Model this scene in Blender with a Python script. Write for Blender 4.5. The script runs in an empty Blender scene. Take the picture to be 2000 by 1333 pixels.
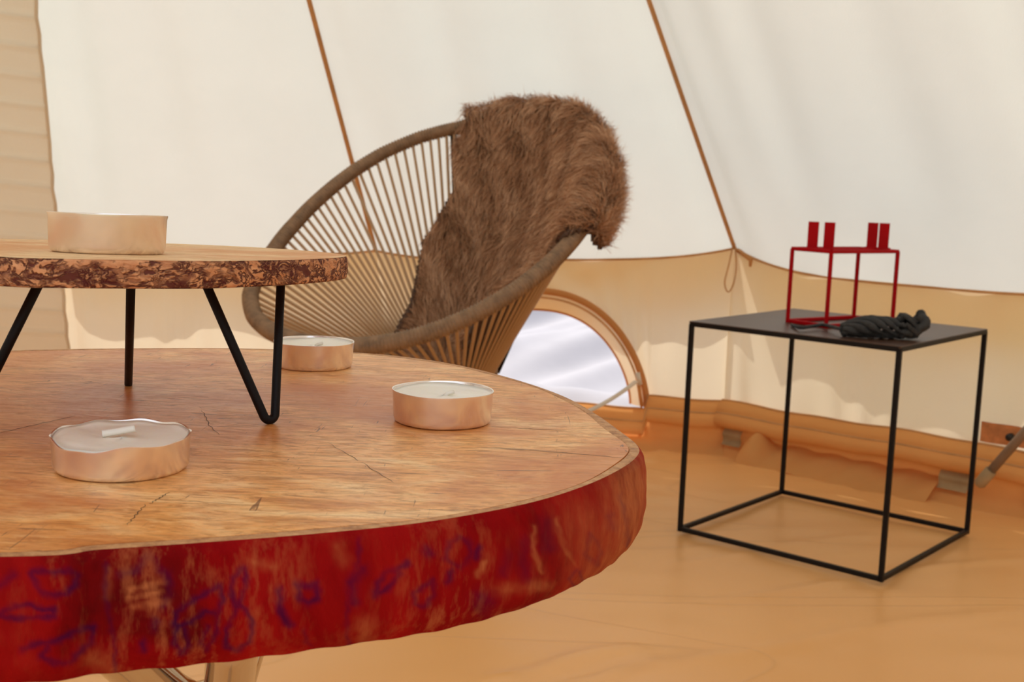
import bpy, math, random
import numpy as np
from mathutils import Vector, Matrix
random.seed(7); rng = np.random.default_rng(7)
scene = bpy.context.scene
col = scene.collection
pi = math.pi

# ------------------------------------------------------------------ camera
FPX, PITCH, ROLL, CAMH = 2335.8, .1332, .0375, .6495
_cp, _sp, _c, _s = math.cos(PITCH), math.sin(PITCH), math.cos(ROLL), math.sin(ROLL)
_fwd = np.array([0, _cp, -_sp]); _up = np.array([0, _sp, _cp]); _rt = np.array([1., 0, 0])
CR = _c*_rt + _s*_up; CU = -_s*_rt + _c*_up; CF = _fwd
O = np.array([0, 0, CAMH])
cam_d = bpy.data.cameras.new('camera'); cam = bpy.data.objects.new('camera', cam_d); col.objects.link(cam)
cam.matrix_world = Matrix(((CR[0], CU[0], -CF[0], 0), (CR[1], CU[1], -CF[1], 0), (CR[2], CU[2], -CF[2], CAMH), (0, 0, 0, 1)))
cam_d.sensor_width = 36; cam_d.lens = FPX/2000*36
cam_d.clip_start = .01; cam_d.clip_end = 200
cam_d.dof.use_dof = True; cam_d.dof.focus_distance = .46; cam_d.dof.aperture_fstop = 38
scene.camera = cam

# ------------------------------------------------------------------ light
world = bpy.data.worlds.new('sky'); scene.world = world; world.use_nodes = True
bg = world.node_tree.nodes['Background']
bg.inputs[0].default_value = (.86, .91, 1.0, 1); bg.inputs[1].default_value = 3.1
sun_d = bpy.data.lights.new('sun', 'SUN'); sun = bpy.data.objects.new('sun', sun_d); col.objects.link(sun)
sun_d.energy = 8.6; sun_d.angle = math.radians(.8); sun_d.color = (1, .95, .86)
_az, _el = math.radians(-18), math.radians(50)
_d = Vector((math.sin(_az)*math.cos(_el), math.cos(_az)*math.cos(_el), math.sin(_el)))
sun.rotation_euler = _d.to_track_quat('Z', 'Y').to_euler()
scene.view_settings.view_transform = 'Standard'; scene.view_settings.look = 'None'
scene.view_settings.gamma = 1; scene.view_settings.use_curve_mapping = False
scene.view_settings.exposure = -1.24
scene.cycles.max_bounces = 10; scene.cycles.diffuse_bounces = 6; scene.cycles.glossy_bounces = 4
scene.cycles.transmission_bounces = 6

# ------------------------------------------------------------------ helpers
def ray(x, y): return (x-1000)*CR + (666.5-y)*CU + FPX*CF
def hit(x, y, n, p0):                      # a sight line of the photograph meets a plane of the place
    d = ray(x, y); n = np.asarray(n, float)
    return O + d*(((np.asarray(p0, float)-O)@n)/(d@n))
def level(x, y, z): return hit(x, y, (0, 0, 1), (0, 0, z))
def proj(P):
    P = np.asarray(P, float)-O; z = P@CF
    return np.stack([1000+FPX*(P@CR)/z, 666.5-FPX*(P@CU)/z], -1)

def link(o, parent=None):
    col.objects.link(o)
    if parent is not None: o.parent = parent
    return o
def tag(o, label=None, cat=None, group=None, kind=None):
    if label: o['label'] = label
    if cat: o['category'] = cat
    if group: o['group'] = group
    if kind: o['kind'] = kind
    return o
ROOT = {}
def org(o): return ROOT.get(o.name, np.zeros(3))
def thing(name, loc, label, cat, group=None):
    o = bpy.data.objects.new(name, None); o.empty_display_size = .05
    o.location = tuple(loc); link(o); ROOT[o.name] = np.array(loc, float)
    return tag(o, label, cat, group)
def obj(name, V, Fc, mat, parent=None, smooth=True, loc=None, auto=None):
    """one mesh object; vertices are given in world coordinates"""
    V = np.asarray(V, float)
    base = org(parent) if parent is not None else (np.array(loc, float) if loc is not None else np.zeros(3))
    me = bpy.data.meshes.new(name)
    if isinstance(Fc, np.ndarray):
        k = Fc.shape[1]
        me.vertices.add(len(V)); me.vertices.foreach_set('co', (V-base).ravel())
        me.loops.add(Fc.size); me.loops.foreach_set('vertex_index', Fc.ravel().astype(np.int32))
        me.polygons.add(len(Fc)); me.polygons.foreach_set('loop_start', (np.arange(len(Fc))*k).astype(np.int32))
        me.update(calc_edges=True); me.validate()
    else:
        me.from_pydata([tuple(v) for v in (V-base)], [], Fc)
    if mat is not None:
        for m in (mat if isinstance(mat, (list, tuple)) else [mat]): me.materials.append(m)
    me.polygons.foreach_set('use_smooth', [bool(smooth)]*len(me.polygons))
    if auto is not None and smooth:
        me.update()
        try: me.set_sharp_from_angle(angle=math.radians(auto))
        except Exception: pass
    o = bpy.data.objects.new(name, me)
    if parent is None: o.location = tuple(base)
    link(o, parent); ROOT[o.name] = base
    return o
class MB:
    def __init__(s): s.v = []; s.f = []
    def add(s, V, F):
        n = len(s.v); s.v += [tuple(v) for v in V]; s.f += [tuple(i+n for i in f) for f in F]; return s
    def build(s, name, mat, parent=None, **k): return obj(name, s.v, s.f, mat, parent, **k)
def norm(v): v = np.asarray(v, float); return v/np.linalg.norm(v)
def tube(P, r, n=10, closed=False, cap=True, flat=1.0, up=None):
    """tube along points; r may be per point; flat squashes across"""
    P = np.asarray(P, float); m = len(P); r = np.broadcast_to(np.asarray(r, float), (m,))
    T = np.zeros_like(P)
    for i in range(m):
        a = P[(i-1) % m] if (closed or i > 0) else P[i]; b = P[(i+1) % m] if (closed or i < m-1) else P[i]
        T[i] = norm(b-a)
    u = np.array(up, float) if up is not None else (np.array([0, 0, 1.]) if abs(T[0][2]) < .9 else np.array([1., 0, 0]))
    V = []; N = norm(u - T[0]*(u@T[0]))
    for i in range(m):
        if up is not None: N = norm(u - T[i]*(u@T[i]))
        else: N = norm(N - T[i]*(N@T[i]))
        B = np.cross(T[i], N)
        for k in range(n):
            a = 2*pi*k/n; V.append(P[i]+r[i]*(math.cos(a)*N*flat+math.sin(a)*B))
    F = []
    for i in range(m if closed else m-1):
        j = (i+1) % m
        for k in range(n): F.append((i*n+k, i*n+(k+1) % n, j*n+(k+1) % n, j*n+k))
    if cap and not closed: F += [tuple(range(n))[::-1], tuple((m-1)*n+k for k in range(n))]
    return V, F
def bar(a, b, w, h=None, up=(0, 0, 1)):
    """square bar between two points"""
    a = np.asarray(a, float); b = np.asarray(b, float); h = h or w
    t = norm(b-a); u = np.array(up, float)
    if abs(t@u) > .95: u = np.array([1., 0, 0])
    n = norm(u-t*(t@u)); s = np.cross(t, n); c = .12*min(w, h)
    prof = [(w/2-c, h/2), (-w/2+c, h/2), (-w/2, h/2-c), (-w/2, -h/2+c), (-w/2+c, -h/2), (w/2-c, -h/2), (w/2, -h/2+c), (w/2, h/2-c)]
    V = [a+s*x+n*y for x, y in prof]+[b+s*x+n*y for x, y in prof]
    F = [tuple(range(8))[::-1], tuple(range(8, 16))]+[(k, (k+1) % 8, 8+(k+1) % 8, 8+k) for k in range(8)]
    return V, F
def grid(fn, nu, nv):
    V = np.array([[fn(i/nu, j/nv) for i in range(nu+1)] for j in range(nv+1)], float).reshape(-1, 3)
    F = [(j*(nu+1)+i, j*(nu+1)+i+1, (j+1)*(nu+1)+i+1, (j+1)*(nu+1)+i) for j in range(nv) for i in range(nu)]
    return V, F
def lathe(prof, c, n=64, fr=None):
    """revolve (r,z) pairs about z at c; fr(a,k)->radial offset,z offset"""
    V = []; m = len(prof)
    for i in range(n):
        a = 2*pi*i/n
        for k, (r, z) in enumerate(prof):
            dr, dz = fr(a, k) if fr else (0, 0)
            V.append((c[0]+(r+dr)*math.cos(a), c[1]+(r+dr)*math.sin(a), c[2]+z+dz))
    F = [(i*m+k, ((i+1) % n)*m+k, ((i+1) % n)*m+k+1, i*m+k+1) for i in range(n) for k in range(m-1)]
    return V, F
def spline(P, n, closed=True):
    """Catmull-Rom through points, resampled evenly"""
    P = np.asarray(P, float); m = len(P); out = []
    segs = m if closed else m-1
    for i in range(segs):
        g = lambda k: P[k % m] if closed else P[min(max(k, 0), m-1)]
        p0, p1, p2, p3 = g(i-1), g(i), g(i+1), g(i+2)
        for t in np.linspace(0, 1, 24, endpoint=False):
            out.append(.5*((2*p1)+(-p0+p2)*t+(2*p0-5*p1+4*p2-p3)*t*t+(-p0+3*p1-3*p2+p3)*t**3))
    if not closed: out.append(P[-1])
    out = np.array(out)
    Q = np.vstack([out, out[:1]]) if closed else out
    L = np.concatenate([[0], np.cumsum(np.linalg.norm(np.diff(Q, axis=0), axis=1))])
    s = np.linspace(0, L[-1], n, endpoint=not closed)
    return np.stack([np.interp(s, L, Q[:, k]) for k in range(Q.shape[1])], 1)
def wob(x, y=0., z=0., s=1., seed=0):
    """cheap smooth noise, about -1..1"""
    x = np.asarray(x, float)*s; y = np.asarray(y, float)*s; z = np.asarray(z, float)*s; k = seed*1.7
    return (np.sin(1.3*x+2.1*y+.7*z+k)+np.sin(2.7*x-1.9*y+1.1*z+2*k+1)+np.sin(-1.1*x+3.3*y-2.3*z+3*k+2)+np.sin(4.1*x+1.2*y+3.1*z+k+4)*.6)/3.2

# ------------------------------------------------------------------ materials
def nm(name):
    m = bpy.data.materials.new(name); m.use_nodes = True; nt = m.node_tree; nt.nodes.clear()
    out = nt.nodes.new('ShaderNodeOutputMaterial'); return m, nt, out
def N(nt, typ, **kw):
    n = nt.nodes.new('ShaderNode'+typ)
    for k, v in kw.items():
        if k in n.inputs: n.inputs[k].default_value = v
        else: setattr(n, k, v)
    return n
def ramp(nt, fac, stops):
    r = nt.nodes.new('ShaderNodeValToRGB'); e = r.color_ramp.elements
    while len(e) < len(stops): e.new(.5)
    for i, (p, c) in enumerate(stops):
        e[i].position = p; e[i].color = tuple(c)+(1,) if len(c) == 3 else c
    nt.links.new(fac, r.inputs[0]); return r.outputs[0]
def mixc(nt, f, a, b, mode='MIX'):
    m = nt.nodes.new('ShaderNodeMix'); m.data_type = 'RGBA'; m.blend_type = mode
    for s, v in ((m.inputs[0], f), (m.inputs[6], a), (m.inputs[7], b)):
        if isinstance(v, bpy.types.NodeSocket): nt.links.new(v, s)
        else: s.default_value = v if isinstance(v, (int, float)) else tuple(v)+(1,)*(4-len(v))
    return m.outputs[2]
def coords(nt, scale=(1, 1, 1), rot=(0, 0, 0), loc=(0, 0, 0)):
    tc = nt.nodes.new('ShaderNodeTexCoord'); mp = nt.nodes.new('ShaderNodeMapping')
    mp.inputs['Scale'].default_value = scale; mp.inputs['Rotation'].default_value = rot; mp.inputs['Location'].default_value = loc
    nt.links.new(tc.outputs['Object'], mp.inputs[0]); return mp.outputs[0]
def noise(nt, vec, scale, detail=4, rough=.55, dist=0.):
    n = nt.nodes.new('ShaderNodeTexNoise'); n.inputs['Scale'].default_value = scale; n.inputs['Detail'].default_value = detail
    n.inputs['Roughness'].default_value = rough; n.inputs['Distortion'].default_value = dist
    nt.links.new(vec, n.inputs['Vector']); return n.outputs[0]
def bump(nt, h, dist, strength=1.0):
    b = nt.nodes.new('ShaderNodeBump'); b.inputs['Strength'].default_value = strength; b.inputs['Distance'].default_value = dist
    nt.links.new(h, b.inputs['Height']); return b.outputs[0]
def pbr(name, color, rough=.5, metal=0., spec=.5, var=0., vscale=20, bumpd=0., bscale=80, coat=0.):
    m, nt, out = nm(name); p = nt.nodes.new('ShaderNodeBsdfPrincipled')
    p.inputs['Roughness'].default_value = rough; p.inputs['Metallic'].default_value = metal
    p.inputs['Specular IOR Level'].default_value = spec; p.inputs['Coat Weight'].default_value = coat
    v = coords(nt)
    n = noise(nt, v, vscale)
    c0 = tuple(x*(1-var) for x in color); c1 = tuple(min(1, x*(1+var)) for x in color)
    nt.links.new(ramp(nt, n, [(.3, c0), (.7, c1)]), p.inputs['Base Color'])
    if bumpd: nt.links.new(bump(nt, noise(nt, v, bscale), bumpd), p.inputs['Normal'])
    nt.links.new(p.outputs[0], out.inputs[0]); return m
def canvas(name, color, tcolor, t=.5, var=.04):
    """cotton tent canvas: part diffuse, part translucent"""
    m, nt, out = nm(name); v = coords(nt)
    n = noise(nt, v, 6, 5); w = noise(nt, v, 400, 2)
    c = mixc(nt, n, tuple(x*(1-var) for x in color), tuple(min(1, x*(1+var)) for x in color))
    c2 = mixc(nt, n, tuple(x*(1-var) for x in tcolor), tuple(min(1, x*(1+var)) for x in tcolor))
    d = N(nt, 'BsdfDiffuse'); tr = N(nt, 'BsdfTranslucent'); mx = nt.nodes.new('ShaderNodeMixShader'); mx.inputs[0].default_value = t
    b = bump(nt, w, .0006)
    nt.links.new(c, d.inputs[0]); nt.links.new(c2, tr.inputs[0]); nt.links.new(b, d.inputs['Normal']); nt.links.new(b, tr.inputs['Normal'])
    nt.links.new(d.outputs[0], mx.inputs[1]); nt.links.new(tr.outputs[0], mx.inputs[2]); nt.links.new(mx.outputs[0], out.inputs[0])
    return m

M = {}
M['roof'] = canvas('roof_canvas', (.84, .82, .74), (.72, .775, .735), .32)
M['wallc'] = canvas('wall_canvas', (.93, .74, .46), (.86, .76, .58), .38)
M['door'] = canvas('door_canvas', (.86, .78, .64), (.86, .76, .62), .42)
M['over'] = canvas('overhang_canvas', (.72, .56, .34), (.80, .56, .28), .30)
M['seam'] = pbr('seam_tape', (.60, .32, .13), .8, var=.15)
M['band'] = canvas('ground_band', (.78, .40, .14), (.75, .36, .12), .30, .1)
M['binding'] = canvas('arch_binding', (.74, .38, .14), (.72, .34, .12), .3, .1)
M['tab'] = pbr('webbing_tab', (.38, .25, .12), .8, var=.2)
M['patch'] = pbr('leather_patch', (.60, .22, .07), .7, var=.25, vscale=40)
M['rod'] = pbr('steel_pole', (.30, .22, .16), .45, metal=.4, var=.1)
M['dark'] = pbr('dark_rubber', (.02, .015, .012), .6)
M['black'] = pbr('black_steel', (.006, .004, .004), .5, spec=.2, bumpd=.0001, bscale=900)
M['plate'] = pbr('black_tabletop', (.060, .026, .014), .40, spec=.5, var=.2)
M['red'] = pbr('red_paint', (.40, .001, .004), .6, spec=.12, var=.05)
M['chrome'] = pbr('chrome', (.62, .57, .52), .10, metal=1)
M['alu'] = pbr('aluminium_cup', (.93, .86, .80), .24, metal=.9, var=.05, vscale=60, bumpd=.0003, bscale=60)
M['steel'] = pbr('tin', (.6, .55, .5), .35, metal=1)
M['wick'] = pbr('wick_cotton', (.85, .80, .70), .9)
M['cloth'] = pbr('charcoal_cloth', (.028, .027, .026), .8, var=.35, vscale=120, bumpd=.0006, bscale=500)
M['cord'] = pbr('plastic_cord', (.46, .28, .14), .42, var=.18, vscale=30)
M['wrap'] = pbr('wrapped_cord', (.25, .145, .075), .6, var=.3, vscale=60)
M['strap'] = pbr('pale_strap', (.72, .62, .50), .7)
M['sheet'] = pbr('white_sheet', (.43, .405, .43), .8, var=.05, vscale=5)
M['ground'] = pbr('dry_grass', (.33, .30, .16), .9, var=.3, vscale=3)

# wax
m, nt, out = nm('wax'); p = nt.nodes.new('ShaderNodeBsdfPrincipled')
p.inputs['Base Color'].default_value = (.90, .84, .72, 1); p.inputs['Roughness'].default_value = .4
p.inputs['Subsurface Weight'].default_value = .4; p.inputs['Subsurface Radius'].default_value = (.004, .003, .002)
nt.links.new(bump(nt, noise(nt, coords(nt), 150, 2), .0004), p.inputs['Normal']); nt.links.new(p.outputs[0], out.inputs[0]); M['wax'] = m

# groundsheet: glossy woven PVC, tan orange
m, nt, out = nm('groundsheet'); p = nt.nodes.new('ShaderNodeBsdfPrincipled'); v = coords(nt)
big = noise(nt, v, 1.6, 3); fine = noise(nt, coords(nt, (1, 1, 1), (0, 0, .35)), 7, 3)
c = mixc(nt, big, (.76, .375, .13), (.87, .47, .175))
cr = noise(nt, coords(nt, (.25, 1.9, 1), (0, 0, .36)), 1.1, 1, .4, .8)
cr2 = noise(nt, coords(nt, (.5, 2.4, 1), (0, 0, -.75)), .9, 1, .4, .8)
lines = ramp(nt, cr, [(.494, (0, 0, 0)), (.5, (1, 1, 1)), (.506, (0, 0, 0))])
lines2 = ramp(nt, cr2, [(.495, (0, 0, 0)), (.5, (1, 1, 1)), (.505, (0, 0, 0))])
ls = mixc(nt, 1., lines, lines2, 'ADD')
c = mixc(nt, mixc(nt, 1., ls, (.15, .15, .15), 'MULTIPLY'), c, (.38, .17, .06))
nt.links.new(c, p.inputs['Base Color']); p.inputs['Roughness'].default_value = .33; p.inputs['Specular IOR Level'].default_value = .5
add = nt.nodes.new('ShaderNodeMath'); add.operation = 'ADD'
mu = nt.nodes.new('ShaderNodeMath'); mu.operation = 'MULTIPLY'; mu.inputs[1].default_value = .15
nt.links.new(ls, mu.inputs[0]); nt.links.new(cr, add.inputs[0]); nt.links.new(mu.outputs[0], add.inputs[1])
nt.links.new(bump(nt, add.outputs[0], .006, .45), p.inputs['Normal']); nt.links.new(p.outputs[0], out.inputs[0]); M['floor'] = m

# polished wood slab top
def woodtop(name, c0, c1, c2, rough, sc=1.0, rot=.25, scratch=True):
    m, nt, out = nm(name); p = nt.nodes.new('ShaderNodeBsdfPrincipled')
    v = coords(nt, (2.2*sc, 5*sc, 1), (0, 0, rot)); vf = coords(nt, (14*sc, 60*sc, 1), (0, 0, rot-.1)); vi = coords(nt)
    vg = coords(nt, (16*sc, 70*sc, 1), (0, 0, rot+.75))
    a = noise(nt, v, 7, 6, .65, 1.6); b = noise(nt, vf, 5, 5, .75, 1.2); g = noise(nt, vg, 5, 5, .75, 1.0); blot = noise(nt, vi, 11*sc, 5, .65, .8)
    c = ramp(nt, a, [(.30, c0), (.5, c1), (.70, c2)])
    c = mixc(nt, ramp(nt, b, [(.34, (.75,)*3), (.52, (0,)*3)]), c, tuple(x*.58 for x in c0))
    c = mixc(nt, ramp(nt, g, [(.34, (.65,)*3), (.50, (0,)*3)]), c, tuple(x*.60 for x in c0))
    c = mixc(nt, ramp(nt, g, [(.55, (0,)*3), (.72, (.6,)*3)]), c, tuple(min(1, x*1.12) for x in c2))
    c = mixc(nt, ramp(nt, blot, [(.38, (.75,)*3), (.56, (0,)*3)]), c, (c0[0]*.92, c0[1]*.66, c0[2]*.45))
    if scratch:
        for k, (sx, sy, rr, th) in enumerate([(9, 140, .5, .30), (130, 9, .9, .295), (10, 120, -.35, .30), (6, 90, .05, .285), (8, 160, .75, .29), (160, 10, .3, .28)]):
            q = noise(nt, coords(nt, (sx, sy, 1), (0, 0, rr), (k*3.1, k, 0)), 2.6, 3, .8, .6)
            c = mixc(nt, ramp(nt, q, [(th, (.75,)*3), (th+.035, (0,)*3)]), c, (.13, .045, .014))
    nt.links.new(c, p.inputs['Base Color'])
    nt.links.new(ramp(nt, b, [(.3, (rough+.18,)*3), (.7, (rough,)*3)]), p.inputs['Roughness'])
    ad = nt.nodes.new('ShaderNodeMath'); ad.operation = 'ADD'; nt.links.new(b, ad.inputs[0]); nt.links.new(g, ad.inputs[1])
    nt.links.new(bump(nt, ad.outputs[0], .0002, .6), p.inputs['Normal']); p.inputs['Specular IOR Level'].default_value = .5
    nt.links.new(p.outputs[0], out.inputs[0]); return m
M['slab'] = woodtop('slab_wood', (.62, .23, .055), (.92, .43, .125), (.99, .64, .29), .26)
M['board'] = woodtop('board_wood', (.72, .38, .15), (.86, .54, .25), (.92, .64, .34), .5, 1.6, .1, False)
# bark rims
m, nt, out = nm('rim_wood'); p = nt.nodes.new('ShaderNodeBsdfPrincipled')
c = ramp(nt, noise(nt, coords(nt), 260, 4, .7), [(.3, (.30, .12, .045)), (.5, (.52, .25, .095)), (.7, (.66, .36, .16))])
nt.links.new(c, p.inputs['Base Color']); p.inputs['Roughness'].default_value = .6
nt.links.new(bump(nt, noise(nt, coords(nt), 400, 3), .0008), p.inputs['Normal']); nt.links.new(p.outputs[0], out.inputs[0]); M['rim'] = m
# barkless side, shade's red cast painted in, plus purple rings (stain amounts stored on the mesh)
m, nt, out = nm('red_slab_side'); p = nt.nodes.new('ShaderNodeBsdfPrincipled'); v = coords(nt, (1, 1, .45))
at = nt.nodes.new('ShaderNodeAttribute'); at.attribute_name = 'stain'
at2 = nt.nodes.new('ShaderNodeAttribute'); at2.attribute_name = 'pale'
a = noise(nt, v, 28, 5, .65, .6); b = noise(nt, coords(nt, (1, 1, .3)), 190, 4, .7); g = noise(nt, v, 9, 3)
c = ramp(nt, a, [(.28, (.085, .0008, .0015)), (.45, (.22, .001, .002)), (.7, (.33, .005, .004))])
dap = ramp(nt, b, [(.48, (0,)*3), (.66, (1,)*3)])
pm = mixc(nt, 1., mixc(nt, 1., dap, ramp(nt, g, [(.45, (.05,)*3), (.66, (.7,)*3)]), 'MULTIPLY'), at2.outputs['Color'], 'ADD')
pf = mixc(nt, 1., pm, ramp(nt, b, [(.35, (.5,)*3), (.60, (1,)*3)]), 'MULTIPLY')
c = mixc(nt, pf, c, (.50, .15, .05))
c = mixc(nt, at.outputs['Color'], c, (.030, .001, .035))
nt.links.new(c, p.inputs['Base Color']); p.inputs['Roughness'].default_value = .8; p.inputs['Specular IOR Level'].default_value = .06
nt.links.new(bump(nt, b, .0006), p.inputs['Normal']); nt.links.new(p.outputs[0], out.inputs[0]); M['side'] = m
# crackled bark of the small board
m, nt, out = nm('crackled_bark'); p = nt.nodes.new('ShaderNodeBsdfPrincipled')
v = coords(nt, (1, 1, 1.9))
def ridge(scale, w, det, dist):
    n_ = noise(nt, v, scale, det, .7, dist); q1 = nt.nodes.new('ShaderNodeMath'); q1.operation = 'SUBTRACT'; q1.inputs[1].default_value = .5; nt.links.new(n_, q1.inputs[0])
    q2 = nt.nodes.new('ShaderNodeMath'); q2.operation = 'ABSOLUTE'; nt.links.new(q1.outputs[0], q2.inputs[0])
    return ramp(nt, q2.outputs[0], [(0, (1,)*3), (w*.45, (.75,)*3), (w, (0,)*3)])
r1 = ridge(75, .055, 4, .8); r2 = ridge(135, .050, 3, .5)
gate = ramp(nt, noise(nt, v, 60, 3, .6), [(.36, (.15,)*3), (.52, (1,)*3)]); gate2 = ramp(nt, noise(nt, v, 75, 3, .6, .4), [(.38, (0,)*3), (.52, (.95,)*3)])
bl = ramp(nt, noise(nt, v, 90, 4, .7), [(.54, (0,)*3), (.60, (.9,)*3)])
k1 = mixc(nt, 1., r1, gate, 'MULTIPLY'); k2 = mixc(nt, 1., r2, gate2, 'MULTIPLY'); kk = mixc(nt, 1., mixc(nt, 1., k1, k2, 'LIGHTEN'), bl, 'LIGHTEN')
cc = mixc(nt, kk, ramp(nt, noise(nt, v, 220, 4, .7), [(.3, (.50, .19, .08)), (.7, (.78, .38, .18))]), (.07, .004, .008))
nt.links.new(cc, p.inputs['Base Color']); p.inputs['Roughness'].default_value = .75; p.inputs['Specular IOR Level'].default_value = .2
inv = nt.nodes.new('ShaderNodeInvert'); nt.links.new(kk, inv.inputs[1])
nt.links.new(bump(nt, inv.outputs[0], .0008), p.inputs['Normal']); nt.links.new(p.outputs[0], out.inputs[0]); M['bark'] = m
# fur and hide
m, nt, out = nm('fur'); p = nt.nodes.new('ShaderNodeBsdfPrincipled')
at = nt.nodes.new('ShaderNodeAttribute'); at.attribute_name = 'tone'
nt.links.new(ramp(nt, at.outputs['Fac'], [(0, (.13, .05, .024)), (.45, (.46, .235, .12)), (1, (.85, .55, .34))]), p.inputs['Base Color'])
p.inputs['Roughness'].default_value = .6; p.inputs['Specular IOR Level'].default_value = .25; nt.links.new(p.outputs[0], out.inputs[0]); M['fur'] = m
M['hide'] = pbr('hide', (.10, .055, .035), .9)

# ------------------------------------------------------------------ the tent
TC = np.array([-.60, .80]); AP = np.array([-.76, .90, 2.85])
angs = [6.2+22*k for k in range(-1, 15)]; angs[0] = -14.0
nodes = []
for i, a in enumerate(angs):
    r = {0: 2.39, 1: 2.31, 2: 2.43}.get(i, 2.42)
    a = math.radians(a); nodes.append(np.array([TC[0]+r*math.sin(a), TC[1]+r*math.cos(a)]))
nodes[2] = level(1437, 485, .505)[:2]; nodes[1] = level(735, 490, .455)[:2]
NN = len(nodes)
eaveh = [.47, .455, .505]+[.505]*(NN-3)
sags = [.02, .027, .055]+[.04]*(NN-3)
def eave(i, u):
    A = nodes[i]; B = nodes[(i+1) % NN]; z = eaveh[i]*(1-u)+eaveh[(i+1) % NN]*u-sags[i]*(1-abs(2*u-1)**4)
    return np.array([*(A*(1-u)+B*u), z])
def inward(i):
    A = nodes[i]; B = nodes[(i+1) % NN]; t = norm(B-A); n = np.array([-t[1], t[0]])
    if n@(TC-A) < 0: n = -n
    return n
def roofpt(i, u, v):
    E = eave(i, u); P = E*(1-v)+AP*v; n = inward(i); L = (1-v)
    k = 4*u*(1-u)
    d = .03*k*math.sin(pi*min(1, v*1.2))
    edge = math.exp(-u*9)*1.0+math.exp(-(1-u)*9)*.45       # pulled folds running up from the corners
    ph = (u*34*(1-v*.25)+3.2*v+i*2.1)
    d += .026*edge*math.sin(ph)*min(1, v*14+.3)*(1-v)
    d += .015*math.sin(26*(u-.35*v)+i*1.3+2*math.sin(u*5))*(.4+.6*math.sin(u*9+i)**2)*min(1, v*9)*(1-v)**1.5*k**.5
    d *= min(1, u*14)*min(1, (1-u)*14)
    d += .0035*math.sin(u*21+7*v+i)*k*(1-v)*math.exp(-v*3)
    d += .0030*float(wob(u*7, v*5, i, 1, i))*k
    return P+np.array([n[0]*d, n[1]*d, -d*.5])
rest = MB(); NU, NV = 44, 60
ceiling = None
for i in range(3, NN-1):
    DO = i in (7, 8, 9)          # unseen opening behind the viewer, added to let in fill light
    rest.add(*grid(lambda u, v: roofpt(i, u, .72+.28*v if DO else v), 10, 10))
ceiling = rest.build('ceiling', M['roof']); tag(ceiling, 'cream cotton canvas roof of the tent', kind='structure')
for i in (NN-1, 0, 1, 2):
    V, F = grid(lambda u, v: roofpt(i, u, v), NU, NV); obj('roof_panel', V, F, M['roof'], ceiling)
# the roof runs on past the wall outside, a short overhang that shades the wall
def overpt(i, u, v):
    E = eave(i, u); n = inward(i); L = .086+.014*math.sin(u*9+i*2)+.010*math.sin(u*23+i)
    return E+np.array([-n[0]*(L*v+.004), -n[1]*(L*v+.004), .004-v*(.115+.01*math.sin(u*13+i))])
ov = MB()
for i in range(NN): ov.add(*grid(lambda u, v: overpt(i, u, v), 24, 3))
ov.build('roof_overhang', M['over'], ceiling)
def strip(P, w, side, t=.0025):
    """flat tape along points P, width w across, facing side"""
    V = []; F = []
    for i, p in enumerate(P):
        a = P[max(i-1, 0)]; b = P[min(i+1, len(P)-1)]; T = norm(b-a); s = norm(side); c = norm(np.cross(T, s)); s2 = np.cross(c, T)
        for x, y in ((-w/2, 0), (-w/2*.9, t), (w/2*.9, t), (w/2, 0)): V.append(p+c*x+s2*y)
    for i in range(len(P)-1):
        for k in range(3): F.append((i*4+k, i*4+k+1, i*4+k+5, i*4+k+4))
    return V, F
for i in range(NN):
    vis = i in (0, 1, 2)
    n = inward(i); P = [roofpt(i, 0, v)+np.array([n[0], n[1], -.6])*.003 for v in np.linspace(0, 1, 40)]
    if i == 0: continue
    V, F = strip(P, .011, (n[0], n[1], -.6), .003); s_ = obj('seam', V, F, M['seam'], ceiling)

# walls
RZ = .122
def archz(x):                               # the arched opening in the back wall
    t = (x-.065)/.285
    return None if abs(t) >= 1 else RZ-.03+(.372-RZ+.03)*(1-abs(t)**2.3)**.62
def wallpt(i, u, v, z0=-.015):
    E = eave(i, u); n = inward(i); z = z0+(E[2]-z0)*v
    d = .012*math.sin(pi*v)*math.sin(u*5+i)+.007*math.sin(u*60+4*v+math.sin(u*17)*2)*(1-v)+.003*math.sin(u*31-5*v)
    return np.array([E[0]+n[0]*d, E[1]+n[1]*d, z])
def wall(name, idx, label, arch=False):
    mb = MB(); nu = 90 if len(idx) == 1 else 16
    for i in idx:
        if i in (7, 8, 9): continue
        def z0(u):
            if not arch: return -.015
            E = eave(i, u); a = archz(E[0]); return -.015 if a is None else a
        if arch:
            us = sorted(set(np.linspace(0, 1, 91)) | set(np.interp(np.linspace(-.22, .35, 40), [nodes[i][0], nodes[(i+1) % NN][0]], [0, 1])) )
            V = []; 
            for u in us:
                for k in range(17): V.append(wallpt(i, u, k/16, z0(u)))
            F = [(a*17+k, (a+1)*17+k, (a+1)*17+k+1, a*17+k+1) for a in range(len(us)-1) for k in range(16)]
            mb.add(V, F)
        else: mb.add(*grid(lambda u, v: wallpt(i, u, v), nu, 14))
    return tag(mb.build(name, M['wallc']), label, kind='structure')
wl = wall('wall_left', [0], 'low canvas tent wall left of the woven chair')
wb = wall('wall_back', [1], 'low canvas tent wall behind the chair with an arched opening', True)
wr = wall('wall_right', [2], 'low canvas tent wall behind the black cube table')
wf = wall('wall_front', list(range(3, NN)), 'low canvas tent wall around the rest of the tent')
for i, w_ in ((0, wl), (1, wb), (2, wr)):
    n = inward(i); P = [eave(i, u)+np.array([n[0]*.006, n[1]*.006, .001]) for u in np.linspace(0, 1, 60)]
    V, F = strip(P, .0055, (n[0], n[1], -.3), .003); obj('eave_seam', V, F, M['seam'], w_)
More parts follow.
